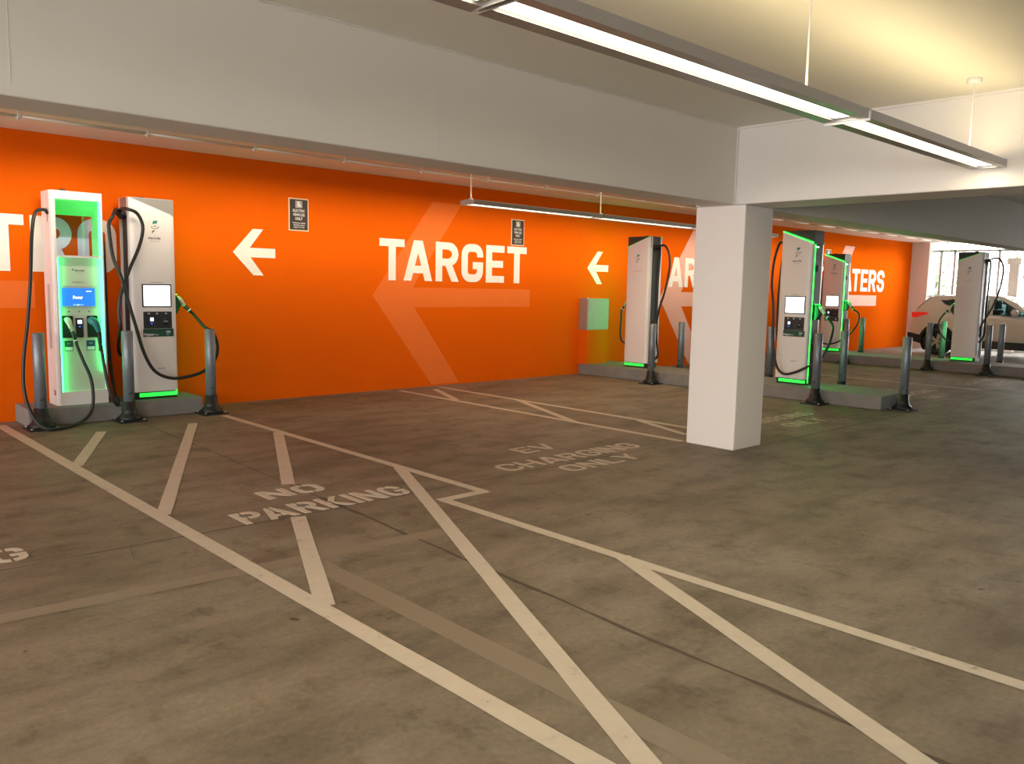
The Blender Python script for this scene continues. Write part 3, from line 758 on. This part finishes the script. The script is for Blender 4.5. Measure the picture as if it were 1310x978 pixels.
# ---- first charger: white surround with an open window at the top
def make_first():
    cx, cy = 2.72, 9.78
    t = empty('ev_charger', (cx, cy, Z0), 0, 'leftmost white charger with a see-through window, blue screen and bright green edges', 'charger', 'leftmost charger with window')
    hw = .255; H = 2.25; f = -.18; bk = .135
    sh = MB()
    # surround: posts, top, base (a ring with a tunnel)
    sh.prism([(-hw, bk), (-hw, f+.03), (-hw+.012, f+.008), (-hw+.03, f), (-.235+.03, f), (-.235+.03, bk)], 'z', .0, H)
    sh.prism([(.235, f), (hw-.006, f), (hw, f+.01), (hw, bk), (.235, bk)], 'z', 0, H)
    sh.box(-.205, .235, f, bk, H-.085, H).box(-.205, .235, f, bk, 0, .145)
    sh.box(-.205, .235, bk-.02, bk, .145, 1.585)
    sh.build('surround', M_cab, t)
    MB().box(-.205, .235, f+.055, bk-.02, .145, 1.585).build('front_panel', M_cab2, t)
    MB().box(-.205, .235, f, f+.055, 1.565, 1.585).build('panel_ledge', M_cab, t)
    MB().box(-.205, .235, bk-.012, bk-.008, 1.585, H-.085).build('window_pane', M_tint, t)
    ln = MB().prism([(f+.055, H-.0855), (f+.055, H-.092), (bk-.0125, H-.230), (bk-.0125, H-.0855)], 'x', -.198, .228).box(.228, .2345, f+.055, bk-.012, 1.585, H-.093).box(-.2045, -.198, f+.055, bk-.012, 1.585, H-.093)
    ln.build('window_lining', M_lining, t)
    # light strips along inner edges
    g = MB()
    g.box(-.205, -.190, f+.006, f+.050, .15, 1.56).build('light_strip', M_green2, t)
    MB().box(.220, .235, f+.004, f+.050, .36, H-.09).build('light_strip', M_green2, t)
    MB().box(-.200, .226, f+.010, f+.040, H-.090, H-.085).build('light_strip', M_green, t)  # top strip added to brighten the window reveal
    # screen recess
    rc = MB().box(-.175, .185, f+.046, f+.056, 1.03, 1.275).build('screen_recess', M_vent, t, bevel=.004)
    sc = MB().box(-.165, .160, f+.040, f+.046, 1.055, 1.245).build('screen', M_blue, rc)
    text('Power', .032, 'screen_text', M_sctext, sc, (-.01, f+.0392, 1.145), sx=.8, bold=.002)
    MB().box(.075, .125, f+.0392, f+.040, 1.206, 1.216).build('screen_tag', M_sctext, sc)
    MB().box(-.06, .045, f+.0392, f+.040, 1.062, 1.073).build('screen_bar', M_sclight, sc)
    MB().prism([(-.02, 1.070), (.004, 1.070), (-.008, 1.057)], 'y', f+.0386, f+.0392).build('screen_arrow', M_sctext, sc)
    logo_x = -.02
    text('electrify', .018, 'brand_text', M_ink, t, (.02, f+.0545, 1.430), sx=1.2, bold=.0006)
    text('america', .011, 'brand_text', M_inkgrey, t, (.02, f+.0545, 1.406), sx=1.25)
    MB().prism([(-.056, 1.430), (-.040, 1.430), (-.034, 1.446), (-.052, 1.446)], 'y', f+.0545, f+.0535).build('emblem', M_teallogo, t)
    text('CHARGER 01', .012, 'number_text', M_ink, t, (.0, f+.0545, 1.305), sx=1.1)
    for xx in (-.10, .0, .10):
        MB().lathe([(.008, 0), (.008, .001)], 0, 0, 10).build('icon', M_ink, t, (xx, f+.0545, .995)).rotation_euler = (PI/2, 0, 0)
    for xx in (-.185, .205):
        MB().lathe([(.011, 0), (.011, .004)], 0, 0, 12).build('lock', M_vent, t, (xx, f+.055, .955)).rotation_euler = (PI/2, 0, 0)
    for x0, x1, m in ((-.17, -.065, 0), (.075, .18, 1)):
        h = MB(); h.box(x0, x1, f+.045, f+.055, .715, .725).box(x0, x1, f+.045, f+.055, .94, .95).box(x0, x0+.01, f+.045, f+.055, .725, .94).box(x1-.01, x1, f+.045, f+.055, .725, .94).box(x0+.01, x1-.01, f+.053, f+.056, .725, .94)
        h.build('holster', M_black, t)
    rd = MB().box(-.040, .035, f+.042, f+.056, .718, .925).build('card_reader', M_black, t, bevel=.004)
    MB().box(-.022, .022, f+.040, f+.042, .865, .905).build('reader_light', M_reader, rd)
    MB().box(-.012, .008, f+.040, f+.042, .828, .840).build('status_light', M_rblue, rd)
    for x0, x1, m, s_ in ((-.155, -.070, M_lblgreen, 'CCS'), (.062, .150, M_lblblue, 'CHA')):
        lb = MB().box(x0, x1, f+.053, f+.056, .575, .685).build('plug_label', m, t)
        MB().box(x0+.006, x1-.006, f+.052, f+.053, .583, .618).build('label_strip', M_prwhite, lb)
        text(s_, .012, 'label_text', M_prwhite, lb, ((x0+x1)/2, f+.0525, .655))
    # connectors
    c1 = MB().tube(spline([(-.135, f+.05, .915), (-.125, f+.01, .905), (-.115, f-.02, .86), (-.095, f-.03, .79)], 5), [.018, .022, .026, .028, .030, .031, .031, .030, .028, .026, .024, .023, .022, .021, .020, .020], 12).build('connector', M_nozzle, t)
    MB().box(-.122, -.110, f-.042, f-.03, .80, .84).build('latch_button', M_black, c1)
    MB().tube([(-.095, f-.03, .79), (-.068, f-.045, .69)], [.020, .018], 10).build('strain_relief', M_black, c1)
    MB().tube([(-.0705, f-.044, .70), (-.067, f-.046, .688)], .024, 10).build('clamp_ring', M_prwhite, c1)
    c2 = MB().tube(spline([(.105, f+.05, .90), (.115, f+.0, .895), (.14, f-.03, .86), (.165, f-.035, .78)], 5), [.026, .032, .038, .042, .044, .046, .046, .045, .043, .040, .038, .035, .032, .030, .028, .026], 12).build('connector', M_teal, t)
    MB().tube([(.165, f-.035, .78), (.172, f-.045, .65)], [.026, .022], 10).build('strain_relief', M_black, c2)
    MB().box(.150, .172, f-.09, f-.05, .57, .70).build('trigger_grip', M_black, c2, bevel=.005)
    # cables
    p = [(2.465, 9.67, 2.20), (2.425, 9.66, 2.235), (2.325, 9.58, 2.19), (2.266, 9.50, 1.968), (2.223, 9.45, 1.506), (2.176, 9.44, 1.07), (2.126, 9.42, .742), (2.107, 9.40, .466), (2.125, 9.34, .25), (2.18, 9.22, .08), (2.26, 9.16, .024), (2.40, 9.20, .022), (2.52, 9.30, .022), (2.645, 9.38, .05), (2.735, 9.42, .133), (2.767, 9.44, .277), (2.755, 9.46, .482), (2.70, 9.49, .66), (2.655, 9.53, .82), (2.652, 9.555, .88)]
    MB().tube(spline([(x-cx, y-cy, z-Z0) for x, y, z in p], 7), .0175, 10).build('charging_cable', M_cable, t)
    p = [(2.892, 9.555, .84), (2.897, 9.53, .76), (2.905, 9.50, .616), (2.93, 9.48, .408), (2.965, 9.46, .257), (3.02, 9.47, .17), (3.055, 9.55, .215), (3.06, 9.68, .30), (3.045, 9.76, .7), (3.035, 9.78, 1.3), (3.03, 9.78, 1.8), (3.01, 9.78, 2.05), (2.97, 9.78, 2.1)]
    MB().tube(spline([(x-cx, y-cy, z-Z0) for x, y, z in p], 7), .0175, 10).build('charging_cable', M_cable, t)
    # side details
    MB().box(-hw-.002, -hw+.002, f+.10, f+.112, 1.93, 2.07).build('cable_slot', M_black, t)
    v = MB().box(-hw-.003, -hw+.001, f+.12, f+.20, .60, 1.28)
    v.build('side_vent', M_vent, t)
    MB().box(-hw-.002, -hw+.001, f+.05, f+.12, .105, .165).build('sticker', M_sticker, t)
    MB().lathe([(.032, H), (.032, H+.028), (.022, H+.034)], -.08, .0, 16).build('antenna_cap', M_black, t)
make_first()

# ================================================================== CABINET BY THE WALL
t = empty('electrical_cabinet', (11.375, 9.945, Z0), label='square grey wall cabinet glowing green on its orange pedestal, below the small arrow', cat='cabinet')
MB().box(-.285, .285, -.105, .10, .61, 1.17).build('body', M_alu, t, bevel=.006)
d = MB().box(-.280, .280, -.115, -.105, .615, 1.165).build('door', M_door, t, bevel=.003)
for x_ in (-.262, .205): MB().box(x_, x_+.027, -.120, -.115, .84, .92).build('latch', M_vent, d)
MB().lathe([(.02, 1.17), (.02, 1.18), (.01, 1.185)], -.2, -.02, 12).build('conduit_cap', M_rod, t)
MB().box(-.285, .285, -.105, .10, 0, .61).build('pedestal', M_orange, t)

# ================================================================== PENDANT LIGHTS
def area(name, parent, loc, rot, sx, sy, watts, col, spread=180):
    l = bpy.data.lights.new(name, 'AREA'); l.shape = 'RECTANGLE'; l.size = sx; l.size_y = sy
    l.energy = watts; l.color = col; l.spread = math.radians(spread)
    o = bpy.data.objects.new(name, l); COL.objects.link(o); o.parent = parent; o.location = loc; o.rotation_euler = rot
    return o
LEN = 2.33; ZL = 2.50
def make_pendant(rx):
    t = empty('pendant_light', (0, 0, 0))
    L = LEN/2-.012; hw = .125
    h = MB()
    # side wings + top tray, extruded along x
    for s_ in (-1, 1):
        pr = [(s_*.060, .004), (s_*hw, .0), (s_*hw, .050), (s_*.060, .062)]
        if s_ < 0: pr = pr[::-1]
        h.prism(pr, 'x', -L, L)
    h.box(-L, L, -.060, .060, .052, .062)
    h.box(-L-.004, -L, -hw, hw, 0, .055).box(L, L+.004, -hw, hw, 0, .055)
    h.build('housing', M_alu, t)
    MB().box(-L+.03, L-.03, -.050, .050, .014, .020).build('diffuser', M_glow, t)
    for s_ in (-1, 1): MB().box(min(s_*(L-.001), s_*(L-.03)), max(s_*(L-.001), s_*(L-.03)), -.058, .058, .016, .020).build('reflector', M_refl, t)
    MB().tube([(rx, 0, .062), (rx, 0, ZC-ZL)], .006, 8).build('rod', M_rod, t)
    MB().lathe([(.042, ZC-ZL-.035), (.048, ZC-ZL-.03), (.048, ZC-ZL)], rx, 0, 20).build('ceiling_rose', M_rod, t)
    MB().lathe([(.028, .062), (.028, .072), (.012, .078)], rx, 0, 16).build('mount_cap', M_rod, t)
    area('tube_glow', t, (0, 0, .010), (0, 0, 0), LEN-.1, .10, P_DOWN, WARM, 175)
    area('uplight', t, (0, 0, .068), (PI, 0, 0), LEN-.1, .10, P_UP, (1.0, 0.80, 0.44), 170)
    return t
PEND = [   # x, y, length factor, label; unseen ones added to light the floor
 (5.76, 2.20, 1.0, 'long pendant light ending at the upper right, joined to the next by a bracket'),
 (3.285, 2.20, 1.123, 'long pendant light crossing the top edge of the photo, nearer the camera'),
 (.66, 2.20, 1.123, 'unseen pendant light added left of view in the near row'),
 (-1.97, 2.20, 1.123, 'unseen pendant light added second left of view in the near row'),
 (-.7, -2.2, 1.0, 'unseen pendant light added over the aisle behind the camera'),
 (-3.3, -2.2, 1.0, 'unseen pendant light added over the aisle at the far left behind the camera'),
 (7.61, 7.68, 1.0, 'left end section of the thin pendant light hanging before the orange wall'),
 (9.96, 7.68, 1.0, 'middle section of the far pendant row, above the blank charger'),
 (12.31, 7.68, 1.0, 'right section of the far pendant row, ending behind the column'),
]
p0 = make_pendant(.74); p1 = make_pendant(-1.10)
for i, (x, y, k, lab) in enumerate(PEND):
    far = y > 5; src = p1 if far else p0
    o = src if i in (0, 6) else copy_tree(src)
    o.location = (x, y, ZL); o.scale.x = k; tag(o, lab, 'pendant light', 'pendant tube lights')
L = LEN/2-.012
MB().box(-L-.016, -L-.004, -.13, .13, -.012, .04).build('joining_bracket', M_rod, p0)

# ================================================================== WALL WASHER RAIL
def make_washer():
    t = empty('wall_washer_rail', (0, 0, 0)); L = 1.147/2
    MB().tube([(-L+.02, -.024, 0), (L-.02, -.024, 0)], .009, 8).build('tube', M_rail, t)
    MB().tube([(-L+.02, .024, 0), (L-.02, .024, 0)], .009, 8).build('tube', M_rail, t)
    MB().box(-L+.02, L-.02, -.018, .018, .004, .012).build('channel', M_slot, t)
    c = MB().box(L-.012, L+.012, -.036, .036, -.012, .02).tube([(L, 0, .02), (L, 0, .07)], .006, 8)
    c.build('hanger_clip', M_rod, t)
    MB().lathe([(.004, -.034), (.012, -.028), (.012, -.012)], L, 0, 10).build('clip_knob', M_rod, t)
    area('washer_light', t, (0, .05, -.012), (math.radians(WASH_TILT), 0, 0), 1.1, .03, P_WASH, WASHC, WASH_SPREAD)
    return t
WASH_TILT = 50.0; WASH_SPREAD = 72
RAIL = ['beyond the left edge of the photo, second', 'just beyond the left edge of the photo', 'cut by the left edge of the photo', 'above the charger with the window', 'above the second charger from the left',
 'above the small white arrow right of the near chargers', 'above the left sign and the tip of the pale arrow', 'above the letters TA', 'above the letters GE', 'above the second sign, over the last T', 'above the far light row\'s middle', 'above the cabinet and second small arrow',
 'just left of the blank white charger\'s top', 'above the letters AR beside the column', 'hidden behind the column top', 'just right of the column', 'above the lit charger right of the column', 'right of the lit charger\'s top',
 'above the further lit charger', 'above the letters ATE', 'above the final letters RS', 'near the far corner of the orange wall', 'last before the far corner']
w0 = make_washer()
for i, place in enumerate(RAIL):
    x = 2.03-1.147/2 + 1.147*(i-2)
    o = w0 if i == 0 else copy_tree(w0)
    o.location = (x, 8.8, 3.0)
    tag(o, 'rail section ' + place, 'light rail', 'thin double-tube rail sections along the orange wall')

# ================================================================== WHITE CAR
def make_car():
    t = empty('car', (22.8+.9, 8.96, 0), -PI/2, 'white car parked behind the far charger by the windows', 'car')
    # local x = distance forward from rear bumper, local y = +left ; the seen side is local y = -.9
    def half(u, zb, zs, belt, wl, wb):   # cross-section of lower body, right side from bottom to top
        return [(wl*.86, zb), (wl, zs), (wl+.012, (zs+belt)/2), (wl, belt-.10), (wb, belt)]
    st = [ (0.06, .42, .50, .96, .72, .62), (0.13, .34, .46, 1.10, .80, .70), (.30, .30, .42, 1.16, .86, .76), (.60, .26, .40, 1.15, .885, .80), (1.1, .24, .40, 1.14, .89, .82), (1.9, .24, .40, 1.11, .89, .83),
           (2.8, .24, .40, 1.07, .89, .83), (3.3, .25, .40, 1.02, .88, .78), (3.9, .27, .42, .94, .86, .72), (4.25, .32, .44, .80, .78, .62), (4.38, .40, .48, .66, .66, .52)]
    mb = MB(); rows = []
    for u, zb, zs, belt, wl, wb in st:
        h = half(u, zb, zs, belt, wl, wb); row = [(u, -y, z) for y, z in h] + [(u, 0, belt+.02)] + [(u, y, z) for y, z in h[::-1]] + [(u, 0, zb)]
        rows.append(row)
    n = len(rows[0]); vs = [p for r in rows for p in r]; fs = []
    for i in range(len(rows)-1):
        for k in range(n): fs.append((i*n+k, (i+1)*n+k, (i+1)*n+(k+1) % n, i*n+(k+1) % n))
    fs.append(tuple(range(n))); fs.append(tuple((len(rows)-1)*n+k for k in range(n))[::-1])
    mb.add(vs, fs, True)
    body = mb.build('body', M_carw, t)
    sub = body.modifiers.new('smooth', 'SUBSURF'); sub.levels = 2; sub.render_levels = 2
    cut = MB()
    for ux in (.82, 3.52):
        for sg in (-1, 1):
            a = []
            for k in range(28):
                an = 2*PI*k/28; a.append((ux+.41*math.cos(an), .36+.41*math.sin(an)))
            cut.prism(a, 'y', *((-1.2, -.60) if sg < 0 else (.60, 1.2)))
    co = cut.build('cutter', None)
    for o_ in (co, body):
        bm_ = bmesh.new(); bm_.from_mesh(o_.data); bmesh.ops.recalc_face_normals(bm_, faces=bm_.faces); bm_.to_mesh(o_.data); bm_.free()
    bo = body.modifiers.new('arches', 'BOOLEAN'); bo.operation = 'DIFFERENCE'; bo.object = co; bo.solver = 'EXACT'
    co.parent = t
    bpy.context.view_layer.update()
    dg = bpy.context.evaluated_depsgraph_get()
    me = bpy.data.meshes.new_from_object(body.evaluated_get(dg)); body.modifiers.clear(); body.data = me
    bpy.data.objects.remove(co)
    # greenhouse: roof + pillars, glass as inset panels
    def gh(u, z): # half width at height
        return .83 - (z-1.1)*.42
    prof = [(.20, 1.15), (.34, 1.27), (.56, 1.50), (.95, 1.545), (1.5, 1.56), (1.95, 1.555), (2.25, 1.52), (2.55, 1.38), (2.95, 1.08)]
    base = [(.20, 1.12), (2.95, 1.04)]
    g = MB(); sidep = [(u, z) for u, z in prof]
    # roof strip (crowned): from edge to edge
    rr = [(u, z) for u, z in prof if .5 < u < 2.3]
    rows = []
    for u, z in rr:
        w = gh(u, z); rows.append([(u, -w, z-.045), (u, -w+.05, z-.008), (u, -w*.5, z+.012), (u, 0, z+.02), (u, w*.5, z+.012), (u, w-.05, z-.008), (u, w, z-.045), (u, w-.06, z-.06), (u, -w+.06, z-.06)])
    n = 9; vs = [p for r in rows for p in r]; fs = []
    for i in range(len(rows)-1):
        for k in range(n): fs.append((i*n+k, i*n+(k+1) % n, (i+1)*n+(k+1) % n, (i+1)*n+k))
    fs.append(tuple(range(n))[::-1]); fs.append(tuple((len(rows)-1)*n+k for k in range(n)))
    g.add(vs, fs, True)
    g.build('roof', M_carw, t)
    # side frames: pillars
    def quad(mbx, pts, s_, th=.03, out=.0):
        o = []
        for u, z in pts: o.append((u, s_*(gh(u, z)+out), z))
        i_ = [(u, s_*(gh(u, z)+out-th), z) for u, z in pts]
        if s_ > 0: o = o[::-1]; i_ = i_[::-1]
        mbx.poly(o); mbx.poly(i_[::-1]); m_ = len(o)
        for k in range(m_): mbx.poly([o[(k+1) % m_], o[k], i_[k], i_[(k+1) % m_]])
    for s_ in (-1, 1):
        pil = MB(); gl = MB(); gl2 = MB(); gl3 = MB()
        quad(pil, [(.20, 1.10), (1.05, 1.10), (1.13, 1.24), (.92, 1.30), (.76, 1.44), (.62, 1.52), (.52, 1.48), (.28, 1.20)], s_)   # rear quarter
        quad(pil, [(.92, 1.42), (1.22, 1.47), (2.2, 1.46), (2.25, 1.52), (1.5, 1.56), (.62, 1.52), (.76, 1.42)], s_)   # cant rail
        quad(pil, [(2.2, 1.46), (2.90, 1.05), (2.98, 1.06), (2.58, 1.37), (2.25, 1.52)], s_)        # a pillar
        quad(pil, [(1.98, 1.08), (2.07, 1.08), (2.03, 1.47), (1.93, 1.47)], s_, out=-.002)
        quad(pil, [(1.16, 1.08), (1.26, 1.08), (1.30, 1.47), (1.20, 1.47)], s_, out=-.002)
        quad(gl, [(.76, 1.43), (.92, 1.31), (1.12, 1.25), (1.17, 1.30), (1.21, 1.47), (.90, 1.45)], s_, .006, -.008)
        quad(gl2, [(1.24, 1.10), (2.00, 1.09), (1.96, 1.47), (1.29, 1.47)], s_, .006, -.010)
        quad(gl3, [(2.04, 1.09), (2.88, 1.06), (2.2, 1.47), (2.0, 1.47)], s_, .006, -.010)
        pil.build('window_pillars', M_carw, t)
        gl.build('rear_quarter_window', M_cargl, t)
        gl2.build('side_window', M_cartint, t)
        gl3.build('side_window', M_cartint, t)
    MB().poly([(.50, -.66, 1.50), (.50, .66, 1.50), (.22, .76, 1.18), (.22, -.76, 1.18)]).build('rear_window', M_cargl, t)
    MB().poly([(2.25, .64, 1.525), (2.25, -.64, 1.525), (2.97, -.80, 1.06), (2.97, .80, 1.06)]).build('windshield', M_cartint, t)
    MB().prism([(.50, 1.505), (.38, 1.485), (.44, 1.525), (.62, 1.56)], 'y', -.60, .60).build('spoiler', M_carw, t)
    # tail lamps
    tl = MB()
    tl.prism([(.15, 1.09), (.17, .955), (.24, .95), (.56, 1.06), (.55, 1.09)], 'y', -.905, -.70)
    tl.build('tail_lamp', M_tail, t, bevel=.01)
    tl = MB(); tl.prism([(.15, 1.09), (.17, .955), (.24, .95), (.56, 1.06), (.55, 1.09)], 'y', .70, .905); tl.build('tail_lamp', M_tail, t, bevel=.01)
    # cladding: rear bumper lower, arches, sill
    for s_ in (-1, 1):
        c = MB()
        c.prism([(.075, .55), (.10, .36), (.40, .28), (.46, .40), (.42, .50)], 'y', *sorted((s_*.70, s_*.895)))
        c.prism([(1.22, .24), (3.12, .24), (3.12, .42), (1.22, .44)], 'y', *sorted((s_*.80, s_*.905)))
        for ux in (.82, 3.52):
            for k in range(18):
                a0 = math.radians(-8+k*196/18); a1 = math.radians(-8+(k+1)*196/18)
                c.prism([(ux+.385*math.cos(a0), .36+.385*math.sin(a0)), (ux+.45*math.cos(a0), .36+.45*math.sin(a0)), (ux+.45*math.cos(a1), .36+.45*math.sin(a1)), (ux+.385*math.cos(a1), .36+.385*math.sin(a1))], 'y', *sorted((s_*.80, s_*.90)))
        c.build('cladding', M_clad, t)
        for ux in (.82, 3.52):
            wl = MB(); ci = [(math.cos(2*PI*k/28), math.sin(2*PI*k/28)) for k in range(29)]
            for k in range(28):
                a, b = ci[k], ci[k+1]
                if a[1] < -.45: continue
                wl.prism([(ux+.398*a[0], .36+.398*a[1]), (ux+.408*a[0], .36+.408*a[1]), (ux+.408*b[0], .36+.408*b[1]), (ux+.398*b[0], .36+.398*b[1])], 'y', *sorted((s_*.605, s_*.885)))
            wl.prism([(ux+.40*a, max(.24, .36+.40*b)) for a, b in ci[:-1]], 'y', *sorted((s_*.603, s_*.612)))
            wl.build('wheel_arch_liner', M_clad, t)
    MB().box(.08, .16, -.70, .70, .34, .56).build('bumper_insert', M_clad, t, bevel=.02)
    # wheels
    for ux in (.82, 3.52):
        for s_ in (-1, 1):
            w = MB()
            pr = [(.20, -.105), (.33, -.105), (.352, -.085), (.352, .085), (.33, .105), (.20, .105)]
            nn = 36; vs = []; fs = []
            for r_, y_ in pr:
                for k in range(nn):
                    a = 2*PI*k/nn; vs.append((r_*math.cos(a), y_, r_*math.sin(a)))
            for j in range(len(pr)):
                for k in range(nn): fs.append((j*nn+k, j*nn+(k+1) % nn, ((j+1) % len(pr))*nn+(k+1) % nn, ((j+1) % len(pr))*nn+k))
            w.add(vs, fs, True)
            wo = w.build('wheel', M_tyre, t, (ux, s_*.775, .352))
            r = MB()
            for k in range(10):
                a = 2*PI*(k//2)/5 + (-.16 if k % 2 else .16)
                p = [(.04, -.02), (.225, -.017), (.225, .017), (.04, .02)]
                q = [(x_*math.cos(a)-z_*math.sin(a), x_*math.sin(a)+z_*math.cos(a)) for x_, z_ in p]
                r.prism(q, 'y', *sorted((s_*.070, s_*.100)))
            ring = []
            for k in range(36):
                a0 = 2*PI*k/36; a1 = 2*PI*(k+1)/36
                r.prism([(.215*math.cos(a0), .215*math.sin(a0)), (.238*math.cos(a0), .238*math.sin(a0)), (.238*math.cos(a1), .238*math.sin(a1)), (.215*math.cos(a1), .215*math.sin(a1))], 'y', *sorted((s_*.060, s_*.104)))
            hb = [(.055*math.cos(2*PI*k/16), .055*math.sin(2*PI*k/16)) for k in range(16)]
            r.prism(hb, 'y', *sorted((s_*.06, s_*.108)))
            r.build('rim', M_alloy, wo)
            dk = [(.215*math.cos(2*PI*k/24), .215*math.sin(2*PI*k/24)) for k in range(24)]
            MB().prism(dk, 'y', *sorted((s_*-.02, s_*.02))).build('brake_disc', M_clad, wo)
    for s_ in (-1, 1):
        m = MB().tube(spline([(2.62, s_*.80, 1.13), (2.60, s_*.90, 1.14), (2.60, s_*.99, 1.15), (2.60, s_*1.05, 1.15)], 4), [.03, .03, .035, .05, .075, .085, .088, .088, .087, .082, .07, .05, .03], 12)
        m.build('mirror', M_carw, t)
        for ux in (2.05, 1.28):
            MB().tube([(ux, s_*.905, .955), (ux+.02, s_*.93, .955), (ux+.17, s_*.93, .948), (ux+.19, s_*.905, .948)], .011, 8).build('door_handle', M_alloy, t)
    for sy in (-.38, .38):
        for ux in (1.75, .98):
            MB().box(ux, ux+.16, sy-.24, sy+.24, .62, 1.20).box(ux+.02, ux+.13, sy-.13, sy+.13, 1.22, 1.42).build('seat', M_seat, t, bevel=.03)
    MB().box(2.23, 2.29, -.66, -.60, 1.35, 1.44).build('yellow_tag', M_yellow, t)
    MB().box(.6, 3.3, -.78, .78, .30, .60).build('cabin_floor', M_clad, t)
    return t
make_car()
bpy.context.view_layer.update()
